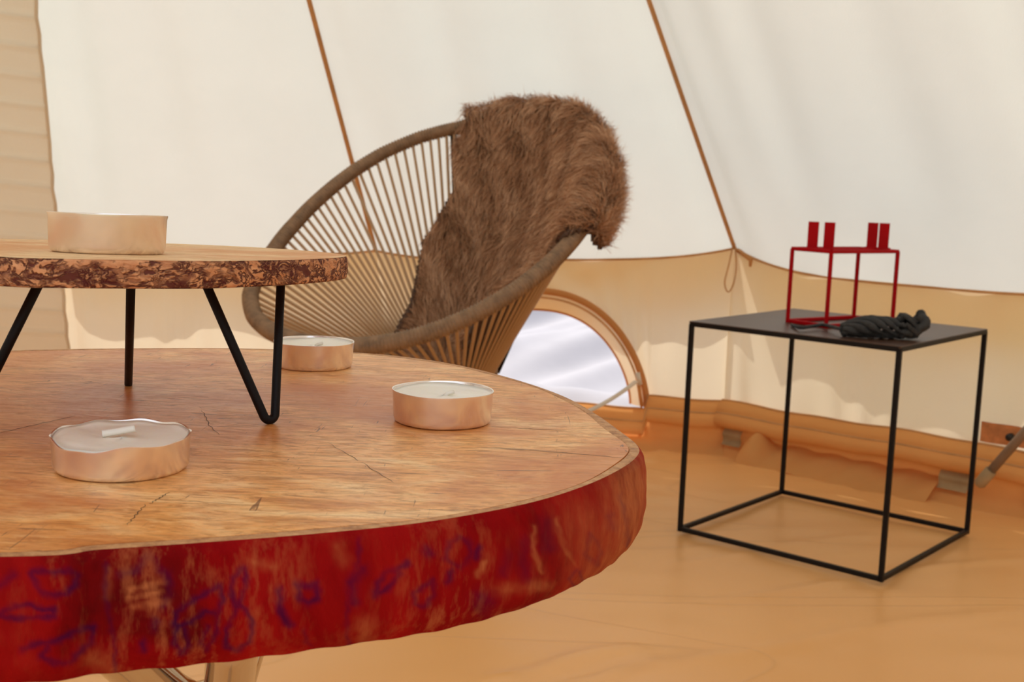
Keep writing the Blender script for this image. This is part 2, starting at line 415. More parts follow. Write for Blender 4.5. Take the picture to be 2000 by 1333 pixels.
# hanging tape loop at the corner
E2 = eave(2, 0); n2 = np.array([*norm(inward(1)+inward(2)), 0])
top = E2+n2*.012
lp = spline([top+[0, 0, .012], top+np.array([.006, -.006, -.04]), top+np.array([.002, -.008, -.085]), top+np.array([-.010, -.008, -.108]), top+np.array([-.020, -.006, -.085]), top+np.array([-.012, -.004, -.04]), top+[-.004, 0, .010]], 60, False)
V, F = tube(lp, .0036, 6, flat=.5); obj('tape_loop', V, F, M['seam'], wr)
V, F = tube([eave(2, 0)+n2*.004+np.array([.006, 0, -.004]), eave(2, .05)+n2*.01+np.array([0, 0, -.006]), eave(2, .052)+n2*.012+np.array([-.002, 0, -.022])], [.006, .006, .003], 6); obj('corner_gusset', V, F, M['binding'], wr)

# floor: a gently rumpled groundsheet
def crease(x, y):
    h = 0
    for (ax, ay, bx, by, hh, w) in ((960, 1325, 1250, 1262, .010, .016), (1110, 1330, 1300, 1285, .006, .014), (1330, 1175, 1990, 1085, .004, .012), (1290, 1290, 1980, 1190, .004, .02), (1310, 1100, 1700, 1040, .003, .015), (1255, 900, 1300, 880, .008, .02)):
        a = level(ax, ay, 0)[:2]; b = level(bx, by, 0)[:2]; ab = b-a; t = ((x-a[0])*ab[0]+(y-a[1])*ab[1])/(ab@ab); tc = np.clip(t, 0, 1)
        d = np.hypot(x-a[0]-tc*ab[0], y-a[1]-tc*ab[1]+.01*np.sin(tc*7)); h = h+hh*np.exp(-(d/w)**2)*np.clip(np.minimum(t+.1, 1.1-t)*5, 0, 1)
    return h
def floorz(x, y): return .0022*wob(x, y, 0, 5, 1)+.0012*wob(x*.6+y, y*2, 0, 9, 2)-.004+crease(x, y)
fx = np.linspace(-3.2, 2.2, 380); fy = np.linspace(-1.9, 3.6, 380); X, Y = np.meshgrid(fx, fy)
inside = (X-TC[0])**2+(Y-TC[1])**2 < 2.43**2
Z = floorz(X, Y); V = np.stack([X, Y, Z], -1).reshape(-1, 3); n = len(fx)
F = [(j*n+i, j*n+i+1, (j+1)*n+i+1, (j+1)*n+i) for j in range(n-1) for i in range(n-1) if inside[j, i] or inside[j+1, i+1]]
fl = tag(obj('floor', V, F, M['floor']), 'tan orange rumpled groundsheet', kind='structure')

# groundsheet edge rolled up against the foot of the wall
def rollprof(i, u):
    E = eave(i, u); n = inward(i); w1 = .006*math.sin(u*11+i)+.004*math.sin(u*29+i*3); w2 = .010*math.sin(u*7+2*i)+.006*math.sin(u*19)
    sx = E[0]; zt = RZ+w1*.4
    if i == 1:
        a = archz(E[0])
        if a is not None: zt = RZ-.035+w1*.4
    pts = [(.000, zt), (.018+w1*.3, zt+.003), (.034+w1, zt-.006), (.042+w1, zt-.018), (.040+w1, zt-.026), (.046+w1, zt-.030), (.054+w1, zt-.042), (.050+w1, zt-.056),
           (.036, zt-.063), (.020, zt-.066), (.014+w2*.5, .040), (.022+w2, .018), (.055+w2, .006), (.085+w2*1.5, -.010)]
    return [np.array([E[0]+n[0]*a, E[1]+n[1]*a, b]) for a, b in pts]
for i, nme in ((0, 'trim_1'), (1, 'trim_2'), (2, 'trim_3'), (3, 'trim_4')):
    U = np.linspace(0, 1, 120); V = [p for u in U for p in rollprof(i, u)]; m_ = 14
    F = [(a*m_+k, (a+1)*m_+k, (a+1)*m_+k+1, a*m_+k+1) for a in range(119) for k in range(m_-1)]
    tr = obj(nme, V, F, M['band'])
    tag(tr, ['orange rolled groundsheet edge along the left wall', 'orange rolled groundsheet edge under the arched opening', 'orange rolled groundsheet edge behind the black cube table', 'orange rolled groundsheet edge beyond the steel pole'][i], kind='structure')
    nvec = inward(i)
    # stitched welt lines on the roll
    P = [rollprof(i, u)[4]+np.array([nvec[0], nvec[1], 0])*.001 for u in U]; V, F = tube(P, .0022, 6); obj('stitched_welt', V, F, M['seam'], tr)
    P = [rollprof(i, u)[1]+np.array([nvec[0], nvec[1], 0])*.001 for u in U]; V, F = tube(P, .0026, 6); obj('piping', V, F, M['seam'], tr)
    if i in (1, 2):
        for (u0, u1, kind) in ({1: [(.93, 1.0, 0)], 2: [(.02, .075, 1), (.10, .60, 2), (.60, .67, 1), (.80, .84, 1)]}[i]):
            if kind == 1:      # hanging webbing tab
                def tabp(u, v):
                    b = rollprof(i, u0+(u1-u0)*u); q = b[9]*(1-v)+(b[12]*.6+b[10]*.4)*v
                    return q+np.array([nvec[0], nvec[1], 0])*(.012+.006*math.sin(v*6))
                V, F = grid(tabp, 4, 8); obj('webbing_tab', V, F, M['tab'], tr)
            elif kind == 2:    # slack fold of the sheet lying at the foot of the wall
                def fp(u, v):
                    uu = u0+(u1-u0)*u; b = rollprof(i, uu); a = v*pi
                    h = .040*(1-u*.45)*math.sin(pi*min(1, u*6+.15))
                    return b[10]*(1-v)+(b[12]+np.array([nvec[0], nvec[1], 0])*.06-np.array([0, 0, .012]))*v+np.array([0, 0, h*abs(math.sin(a))**.7*(1+.25*math.sin(u*9+1)*math.sin(u*23))+.0025*math.sin(u*31+v*5)])
                V, F = grid(fp, 60, 12); obj('slack_fold', V, F, M['band'], tr)
# arched opening: binding, border and toggle
A1, A2 = nodes[1], nodes[2]
def wally(x): return np.interp(x, [A1[0], A2[0]], [A1[1], A2[1]])
nb = np.array([*inward(1), 0])
win = thing('window_1', (.065, wally(.065), .1), 'arched opening in the canvas wall right of the chair', None); del_ = win.pop('category', None); win['kind'] = 'structure'
def archcurve(sc, z1, n=70, x1=.285):
    P = []
    for a in np.linspace(pi, 0, n):
        t = math.cos(a); x = .065+x1*sc*math.copysign(abs(t)**.9, t); tt = min(1, abs(x-.065)/(x1*sc+1e-9))
        z = RZ-.03+(z1-RZ+.03)*(1-tt**2.3)**.62; P.append(np.array([x, wally(x), z]))
    return P
P = [p+nb*.010 for p in archcurve(1, .374)]; V, F = tube(P, .0085, 8, flat=.55, up=nb); obj('window_frame', V, F, M['binding'], win)
P2 = [p+nb*.016 for p in archcurve(.955, .358)]; V, F = tube(P2, .003, 6); obj('zip', V, F, M['seam'], win)
Pi = archcurve(.845, .322); Po = archcurve(1.0, .374)
V = []; 
for a, b in zip(Po, Pi):
    for k in range(6): t = k/5; V.append(a*(1-t)+b*t+nb*(.004+.010*math.sin(t*pi)-.03*t))
F = [(a*6+k, (a+1)*6+k, (a+1)*6+k+1, a*6+k+1) for a in range(len(Po)-1) for k in range(5)]
obj('window_border', V, F, M['wallc'], win)
P = [p-nb*.026 for p in Pi]; V, F = tube(P, .0035, 6); obj('border_hem', V, F, M['binding'], win)
q = np.array([.335, wally(.335), .13])+nb*.035
V, F = bar(q+[-.012, 0, .05], q+[.004, 0, -.03], .024, .008); obj('corner_tab', V, F, M['binding'], win)
V, F = tube([q+[-.012, -.01, .055], q+[-.004, -.012, .025]], .006, 8); obj('toggle', V, F, M['strap'], win)

# door curtain hanging inside at the left
def curtain(u, v):
    zt = 1.9; right_top = hit(74, 0, (0, 1, 0), (0, 2.50, 0)); right_bot = hit(137, 700, (0, 1, 0), (0, 2.86, 0))
    z = zt*(1-v)+.02*v
    zk = right_top[2]
    def edge(zz):
        if zz > right_bot[2]:
            t = (zz-right_bot[2])/(right_top[2]-right_bot[2]); return right_bot[:2]*(1-t)+right_top[:2]*t
        return right_bot[:2]
    e = edge(z); x = e[0]-1.0*u; yy = e[1]-.30*u
    ridge = .009*max(0, math.sin(2*pi*(z/.058+.25*u)))**5
    yy += -.010*math.sin(u*9+z)+.006*math.sin(u*26)
    return np.array([x, yy-ridge, z+.03*math.sin(u*3)])
V, F = grid(curtain, 40, 330)
cur = tag(obj('door_curtain', V, F, M['door'], loc=(-1.4, 2.7, 0)), 'tan canvas door flap with horizontal tucks hanging at the far left', 'curtain')
V, F = tube([curtain(0, v) for v in np.linspace(0, 1, 60)], .004, 6); obj('hem', V, F, M['door'], cur)

# leather patch and pole at the right edge
pr = hit(1965, 848, np.array([*inward(2), 0]), [*nodes[2], 0]); n3 = np.array([*inward(2), 0]); t3 = norm([*(nodes[3]-nodes[2]), 0])
def pp(u, v): return pr+t3*((u-.4)*.12)+np.array([0, 0, (v-.5)*.043])+n3*(.012+.003*math.sin(u*9))
V, F = grid(pp, 12, 5); V2 = [np.array(p)+n3*.004 for p in V]; mb = MB(); mb.add(V, F); mb.add(V2, F)
pt = mb.build('reinforcement_patch', M['patch'], wr)
V, F = tube([pr+n3*.012+t3*.015+np.array([0, 0, -.002]), pr+n3*.026+t3*.015+np.array([0, 0, -.002])], .008, 14); obj('eyelet', V, F, M['dark'], pt)
a = level(1915, 945, .03); a = hit(1918, 940, (0, 1, 0), (0, 2.42, 0)); b = hit(2030, 812, (0, 1, 0), (0, 2.36, 0))
pole = thing('tent_pole', a, 'brown steel pole leaning up past the right edge beside the orange patch', 'pole')
a0 = a+np.array([0, 0, 0]); d = (b-a); V, F = tube([a0, b, a0+d*2.4], .0095, 14); obj('pole', V, F, M['rod'], pole)
V, F = tube([a0-norm(d)*.014, a0-norm(d)*.008, a0+norm(d)*.03], [.007, .0125, .0125], 14); obj('foot_cap', V, F, M['tab'], pole)
# web strap lying from the opening towards the table
a = hit(1240, 748, (0, 1, 0), (0, 2.93, 0)); b = hit(1130, 812, (0, 1, 0), (0, 2.62, 0))
V, F = strip([a*(1-t)+b*t+np.array([0, 0, -.03*t*(1-t)]) for t in np.linspace(-.02, 1.2, 14)], .011, (0, -.5, 1), .003)
st = obj('guy_strap', V, F, M['strap'], loc=b); tag(st, 'pale webbing strap stretched from the arched opening toward the wooden table', 'strap')

# outside: ground and a white sheet in the sun
V, F = grid(lambda u, v: np.array([(u-.5)*60, (v-.5)*60+5, -.02]), 4, 4); tag(obj('ground', V, F, M['ground']), 'dry grass ground outside the tent', kind='structure')
def sheet(u, v):
    x = -1.6+3.6*u; y = 3.16+2.9*v
    h = .02+.17*v**1.3+.055*math.sin(x*5-y*4.5)*min(1, v*4)+.028*math.sin(x*13-y*11+1)*min(1, v*4)+.012*math.sin(x*31-y*20)*min(1, v*4)+.05*math.exp(-((v-.07)/.04)**2)*(1+.3*math.sin(x*9))
    return np.array([x, y, h])
V, F = grid(sheet, 140, 110); tag(obj('white_sheet', V, F, M['sheet'], loc=(.2, 3.45, 0)), 'rumpled white sheet in the sun outside the arched opening', 'sheet')
V, F = grid(lambda u, v: np.array([-1.6+3.6*u, 6.4+.5*v, .02+1.1*v+.03*math.sin(u*40)*v]), 120, 12); tag(obj('canvas_screen', V, F, M['sheet'], loc=(.2, 5.9, 0)), 'pale cloth screen standing outside behind the rumpled white sheet', 'screen')

# ------------------------------------------------------------------ black cube side table
def side_table():
    L = np.array([.3319, 2.2023, 0]); yw = -.6976; w, d, h = .3971, .4057, .400
    ex = np.array([math.cos(yw), math.sin(yw), 0]); ey = np.array([-math.sin(yw), math.cos(yw), 0]); z = np.array([0, 0, 1.])
    L = L+np.array([0, 0, .003])
    c = [L, L+w*ex, L+w*ex+d*ey, L+d*ey]; cen = sum(c)/4
    t = thing('side_table', (cen[0], cen[1], 0), 'black metal cube-frame side table standing on the groundsheet', 'table')
    b = .0086
    for p in c:
        V, F = bar(p+z*0, p+z*(h-.004), b, b, up=ex); obj('leg', V, F, M['black'], t, smooth=False)
    for k in range(4):
        V, F = bar(c[k]+z*b/2, c[(k+1) % 4]+z*b/2, b); obj('bottom_rail', V, F, M['black'], t, smooth=False)
        V, F = bar(c[k]+z*(h-b/2), c[(k+1) % 4]+z*(h-b/2), b); obj('top_rail', V, F, M['black'], t, smooth=False)
    mb = MB(); e = .002; V = []
    for zz in (h-.003, h+.0012):
        for p, (sx, sy) in zip(c, ((-1, -1), (1, -1), (1, 1), (-1, 1))): V.append(p+z*zz+ex*sx*.0035+ey*sy*.0035)
    F = [(0, 3, 2, 1), (4, 5, 6, 7)]+[(k, (k+1) % 4, 4+(k+1) % 4, 4+k) for k in range(4)]
    obj('tabletop', V, F, M['plate'], t, smooth=False)
    return t
side_table(); STZ = .4045

# red wire candle holder
def candle_holder():
    z = np.array([0, 0, 1.])
    L = level(1538, 630, STZ); Nn = level(1613, 641, STZ); Fa = level(1667, 623, STZ); R = Nn+Fa-L
    h = .139; b = .0068
    t = thing('candle_holder', (L+R)/2, 'red wire cuboid candle holder standing on the black side table', 'candle holder')
    c = [L, Nn, R, Fa]
    for p in c: V, F = bar(p, p+z*h, b); obj('post', V, F, M['red'], t, smooth=False)
    for k in range(4):
        V, F = bar(c[k]+z*b/2, c[(k+1) % 4]+z*b/2, b); obj('bottom_bar', V, F, M['red'], t, smooth=False)
        V, F = bar(c[k]+z*h, c[(k+1) % 4]+z*h, b); obj('top_bar', V, F, M['red'], t, smooth=False)
    u = Fa-L; mid = (L+Nn)/2; lat = norm(Nn-L)
    V, F = bar(mid+z*h, mid+u+z*h, b); obj('top_bar', V, F, M['red'], t, smooth=False)
    camd = norm(-(mid-O)*[1, 1, 0]); sx = norm(np.cross(camd, z)); sx = sx if sx[0] > 0 else -sx
    for k, (px, gap) in enumerate(((1601, .0095), (1713, .0018))):
        s = min(max(((px-proj(mid+z*h)[0])/(proj(mid+u+z*h)[0]-proj(mid+z*h)[0])), 0), 1); c0 = mid+u*s+z*(h+b/2)
        cup = None
        V, F = bar(c0-sx*.024, c0+sx*.024, .026, .003); cup = obj('candle_cup', V, F, M['red'], t, smooth=False)
        for sg in (-1, 1):
            pw = .0195; cc = c0+sx*sg*(gap/2+pw/2)
            V, F = bar(cc, cc+z*.0485, pw, .0024, up=camd+sx*.25*sg); obj('cup_plate', V, F, M['red'], cup, smooth=False)
candle_holder()

# charcoal bundle on the side table
def bundle():
    a = level(1645, 646, STZ+.01); b = level(1788, 650, STZ+.012)
    ctr = (a+b)/2; t = thing('cloth_bundle', (ctr[0], ctr[1], STZ), 'twisted charcoal cloth bundle lying in front of the red candle holder', 'cloth')
    ax = norm((b-a)*[1, 1, 0]); la = np.cross([0, 0, 1.], ax); L = np.linalg.norm((b-a)[:2]); mb = MB()
    for k in range(13):
        ph = k*2*pi/13; P = []; R = []
        for s in np.linspace(0, 1, 40):
            env = .010+.016*math.sin(pi*min(1, s*1.05))**.8+(.006 if s > .75 else 0); tw = ph+s*2.6+.6*math.sin(s*7+k)
            hh = max(0., .5+.5*math.sin(tw))
            P.append(a*[1, 1, 0]+ax*L*s+la*env*math.cos(tw)*1.15+np.array([0, 0, STZ+.006+env*1.05*hh+(.010 if s > .82 else 0)*hh]))
            R.append(.0050*(1+.3*math.sin(s*19+k*2)))
        mb.add(*tube(P, R, 8))
    # puckered end rising in a knot
    e = b*[1, 1, 0]+np.array([0, 0, STZ])
    for k in range(6):
        an = k*1.1; P = [e+la*.016*math.cos(an)+ax*(-.01+.008*math.sin(an*2))+[0, 0, .010], e+la*.022*math.cos(an+.5)+ax*.012+[0, 0, .020+.004*k], e+la*.008*math.cos(an)+ax*.004*k/3+[0, 0, .034+.002*k]]
        mb.add(*tube(spline(P, 14, False), .0075, 8))
    mb.build('twisted_cloth', M['cloth'], t)
    P = spline([a+[0, 0, 0], level(1610, 640, STZ+.004), level(1585, 641, STZ+.004), level(1562, 642, STZ+.004), level(1547, 634, STZ+.004)], 40, False)
    P[:, 2] = np.linspace(STZ+.012, STZ+.0032, 40)
    V, F = tube(P, .0032, 8); obj('cord_tail', V, F, M['cloth'], t)
bundle()

# ------------------------------------------------------------------ woven egg chair
KC = .91     # the whole chair stands a little nearer than first measured
CQ = (-.178*KC, 2.543*KC, CAMH+(.564-.6495)*KC, 1.002, .582, .436*KC, .363*KC, -.059)
cF = np.array([math.cos(CQ[3]), math.sin(CQ[3]), 0]); cS = np.array([-math.sin(CQ[3]), math.cos(CQ[3]), 0])
cU = math.cos(CQ[4])*cF+math.sin(CQ[4])*np.array([0, 0, 1]); cN = np.cross(cU, cS); cN = cN if cN[2] > 0 else -cN
C0 = np.array(CQ[:3])
def ringfit(t): return CQ[5]*math.cos(t), CQ[6]*(1+CQ[7]*math.cos(t))*math.sin(t)
_m = [(890, 255), (820, 266), (750, 298), (690, 334), (630, 384), (580, 434), (540, 485), (506, 532), (487, 577), (496, 620), (548, 656), (620, 672), (690, 677), (770, 669), (850, 647), (930, 612), (1000, 572), (1060, 527), (1110, 478)]
_tt, _kk = [], []
for x, y in _m:
    P = hit(x, y, cN, C0)-C0; a, b = P@cU, P@cS
    best = min(np.linspace(0, 2*pi, 1441), key=lambda t: abs(((math.atan2(b, a)-math.atan2(ringfit(t)[1], ringfit(t)[0])+pi) % (2*pi))-pi))
    ra, rb = ringfit(best); _tt.append(best); _kk.append(math.hypot(a, b)/math.hypot(ra, rb))
for t in (0, 345, 330, 315, 300, 285): _tt.append(math.radians(t)); _kk.append(1.0)
_o = np.argsort(_tt); _tt = np.array(_tt)[_o]; _kk = np.array(_kk)[_o]
_kk = np.convolve(np.concatenate([_kk[-1:], _kk, _kk[:1]]), [.2, .6, .2], 'valid')
def ring(t):
    t = t % (2*pi); k = np.interp(t, np.concatenate([[_tt[-1]-2*pi], _tt, [_tt[0]+2*pi]]), np.concatenate([_kk[-1:], _kk, _kk[:1]]))
    a, b = ringfit(t); return C0+(cU*a+cS*b)*k
SRC = C0*[1, 1, 0]+cF*.10*KC+np.array([0, 0, CAMH+(.215-.6495)*KC]); SRn = norm(np.array([0, 0, 1])-cF*.25); SRu = norm(cF-SRn*(cF@SRn))
def sring(t, r=.078): return SRC+(SRu*math.cos(t)+cS*math.sin(t))*r
chair = thing('woven_chair', (C0[0]+cF[0]*.05, C0[1]+cF[1]*.05, 0), 'egg-shaped string chair of brown cord with a fur throw over its back', 'chair')
n = 1400; P = []; R = []
for k in range(n):
    t = 2*pi*k/n; P.append(ring(t)); R.append(.0138+.0016*math.cos(k*2*pi/4.)+.0012*max(0, -math.cos(t)))
V, F = tube(P, R, 12, closed=True); obj('rim', V, F, M['wrap'], chair)
V, F = tube([sring(2*pi*k/240) for k in range(240)], [.009+.0012*math.cos(k*pi/2) for k in range(240)], 10, closed=True); obj('seat_ring', V, F, M['wrap'], chair)
NC = 112
V, F = tube([(0, 0, 0), (0, 0, 1)], 1.0, 8, cap=False); cordmesh = None
for k in range(NC):
    t = 2*pi*(k+.5)/NC; jit = .02*math.sin(k*12.9); a = ring(t+jit*.3); b = sring(t+jit)
    a = a+norm(b-a)*.008; d = b-a; L = np.linalg.norm(d)
    if cordmesh is None:
        c_ = obj('cord', V, F, M['cord'], chair); cordmesh = c_.data; 
        cordmesh.vertices.foreach_set('co', np.array(V, float).ravel()); cordmesh.update()
    else: c_ = bpy.data.objects.new('cord', cordmesh); link(c_, chair)
    q_ = Vector(tuple(d)).to_track_quat('Z', 'Y')
    c_.rotation_mode = 'QUATERNION'; c_.rotation_quaternion = q_; c_.location = Vector(tuple(a-org(chair))); c_.scale = (.0032, .0032, L)
# black steel stand
z = np.array([0, 0, 1.])
for ang, rr in ((pi*.78, .30), (-pi*.78, .30), (.42, .27), (-.42, .27)):
    ft = C0*[1, 1, 0]+cF*(.05+rr*math.cos(ang))+cS*rr*math.sin(ang)+np.array([0, 0, .006]); tp = sring(ang, .085)
    rm = ring(math.atan2(math.sin(ang)*1.1, math.cos(ang)))
    mid = ft+(rm-ft)*.35+np.array([0, 0, .0])
    V, F = tube(spline([tp-z*.012, (tp+ft)/2+np.array([0, 0, -.01]), ft], 16, False), .0075, 10); obj('leg', V, F, M['black'], chair)
P = [C0*[1, 1, 0]+cF*(.05+.30*math.cos(a))+cS*.30*math.sin(a)+z*.010 for a in np.linspace(0, 2*pi, 80, endpoint=False)]
V, F = tube(P, .0065, 8, closed=True); obj('base_ring', V, F, M['black'], chair)
for ang in (.55, -.55):
    V, F = tube([sring(ang*1.3, .088)-z*.01, ring(ang)*.45+sring(ang)*.55-cN*.03-z*.03, ring(ang)-cN*.012], .007, 10); obj('back_stay', V, F, M['black'], chair)

# ------------------------------------------------------------------ fur throw
def bowl(t, s):
    """point on the throw: s>0 down inside the bowl, s<0 over the rim and down behind"""
    r = ring(t); q = sring(t); ax = SRC+norm(C0-SRC)*.25
    d = norm(q-r); inn = norm((C0+cN*.1-r)-d*((C0+cN*.1-r)@d))
    out = norm(r-C0)
    if s >= 0: return r+(q-r)*s+inn*(.020+.03*min(1, s*4)*0), inn
    ln = -s*.6; up = norm(inn+z*.6); rad = .030
    if ln < rad*2.2:
        a = ln/rad; nrm = norm(inn*math.cos(a)+norm(out+z*.35)*math.sin(a)); 
        nrm = norm(math.cos(a)*inn+math.sin(a)*norm(-d))
        return r+nrm*.020, nrm
    nrm = norm(math.cos(2.2)*inn+math.sin(2.2)*norm(-d)); ext = ln-rad*2.2
    return r+nrm*.022+norm(-z+out*.05)*ext, norm(out-z*.1)
def inpoly(px, py, poly):
    c = np.zeros(px.shape, bool); j = len(poly)-1
    for i in range(len(poly)):
        xi, yi = poly[i]; xj, yj = poly[j]
        c ^= ((yi > py) != (yj > py)) & (px < (xj-xi)*(py-yi)/(yj-yi+1e-12)+xi); j = i
    return c
NT, NS = 200, 130
tv = np.linspace(math.radians(-134), math.radians(130), NT); sv = np.linspace(-.33, .97, NS)
G = np.zeros((NT, NS, 3)); GN = np.zeros((NT, NS, 3))
for i, t in enumerate(tv):
    for j, s in enumerate(sv): G[i, j], GN[i, j] = bowl(t, s)
PX = proj(G.reshape(-1, 3)).reshape(NT, NS, 2)
TT, SS = np.meshgrid(np.degrees(tv), sv, indexing='ij')
left_px = [(905, 232), (890, 262), (884, 310), (890, 365), (858, 418), (822, 470), (812, 530), (800, 590), (768, 648), (760, 700)]
lx = np.interp(PX[..., 1], [p[1] for p in left_px], [p[0] for p in left_px])
right_t = np.interp(SS, [-.33, 0, .08, .3, .6, 1], [-84, -99, -116, -130, -132, -132])
keep = (TT > right_t+1.5*np.sin(SS*30)) & ((PX[..., 0] > lx) | (TT < -20)) & ((TT < 70) | (SS > .42))
hang = np.interp(TT, [-96, -80, -60, -30, 0, 28], [-.17, -.23, -.20, -.17, -.14, -.10])+.015*np.sin(TT*.4)
keep &= (SS > hang) & ~((SS < 0) & (TT > 27))
throw = thing('fur_throw', C0+cU*.4, 'shaggy brown fur throw draped over the back of the string chair', 'throw')
ids = -np.ones((NT, NS), int); Vv = []; Vn = []; Ff = []
for i in range(NT-1):
    for j in range(NS-1):
        if keep[i, j] and keep[i+1, j] and keep[i, j+1] and keep[i+1, j+1]:
            q = []
            for a, b in ((i, j), (i+1, j), (i+1, j+1), (i, j+1)):
                if ids[a, b] < 0:
                    ids[a, b] = len(Vv); Vv.append(G[a, b]+GN[a, b]*.012*float(wob(a*.05, b*.05, 0, 1, 3))); Vn.append(GN[a, b])
                q.append(ids[a, b])
            Ff.append(tuple(q))
hd = obj('hide', Vv, Ff, M['hide'], throw)
sm = hd.modifiers.new('thick', 'SOLIDIFY'); sm.thickness = .006; sm.offset = 0
# hair strands
Vv = np.array(Vv); Vn = np.array(Vn); Fa = np.array(Ff)
def tri_area(f): return np.linalg.norm(np.cross(Vv[f[:, 1]]-Vv[f[:, 0]], Vv[f[:, 3]]-Vv[f[:, 0]]), axis=1)
ar = tri_area(Fa); NH = 62000; pk = rng.choice(len(Fa), NH, p=ar/ar.sum()); f = Fa[pk]
uu = rng.random((NH, 1)); vv = rng.random((NH, 1))
root = Vv[f[:, 0]]*(1-uu)*(1-vv)+Vv[f[:, 1]]*uu*(1-vv)+Vv[f[:, 2]]*uu*vv+Vv[f[:, 3]]*(1-uu)*vv
nr = Vn[f[:, 0]]
downd = Vv[f[:, 3]]-Vv[f[:, 0]]; downd /= np.linalg.norm(downd, axis=1, keepdims=True)+1e-9     # towards larger s
side_ = np.cross(nr, downd)
cl = np.stack([wob(root[:, 0], root[:, 1], root[:, 2], 22, k) for k in (1, 2, 3)], 1)         # clumps
cl2 = np.stack([wob(root[:, 0], root[:, 1], root[:, 2], 70, k) for k in (4, 5, 6)], 1)
flow = downd*(.75+.5*cl[:, :1])+side_*(.5*cl[:, 1:2]+.30*cl2[:, :1])+rng.normal(0, .22, (NH, 3))+np.array([0, 0, -.25])
ln = (.040+.014*rng.random(NH)+.008*cl[:, 2])[:, None]
d0 = nr*.95+flow*.35; d0 /= np.linalg.norm(d0, axis=1, keepdims=True)
d1 = nr*(.42+.2*cl2[:, 1:2])+flow*.9+np.array([0, 0, -.1]); d1 /= np.linalg.norm(d1, axis=1, keepdims=True)
d2 = nr*.12+flow*1.0+cl2*.35+np.array([0, 0, -.25]); d2 /= np.linalg.norm(d2, axis=1, keepdims=True)
p1 = root+d0*ln*.28; p2 = p1+d1*ln*.36; p3 = p2+d2*ln*.36
w = np.cross(d1, rng.normal(0, 1, (NH, 3))); w /= np.linalg.norm(w, axis=1, keepdims=True); hw = .00055
HV = np.stack([root-w*hw, root+w*hw, p1-w*hw, p1+w*hw, p2-w*hw*.8, p2+w*hw*.8, p3], 1).reshape(-1, 3)
b0 = (np.arange(NH)*7)[:, None]
T3 = np.concatenate([b0+np.array([0, 1, 3]), b0+np.array([0, 3, 2]), b0+np.array([2, 3, 5]), b0+np.array([2, 5, 4]), b0+np.array([4, 5, 6])], 0)
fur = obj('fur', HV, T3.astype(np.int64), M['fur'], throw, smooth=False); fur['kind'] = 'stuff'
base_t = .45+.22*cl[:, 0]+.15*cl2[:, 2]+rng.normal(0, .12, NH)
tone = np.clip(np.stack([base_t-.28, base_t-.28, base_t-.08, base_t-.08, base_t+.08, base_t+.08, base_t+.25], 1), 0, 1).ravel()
at_ = fur.data.attributes.new('tone', 'FLOAT', 'POINT')
if len(fur.data.vertices) == len(tone): at_.data.foreach_set('value', tone.astype(np.float32))

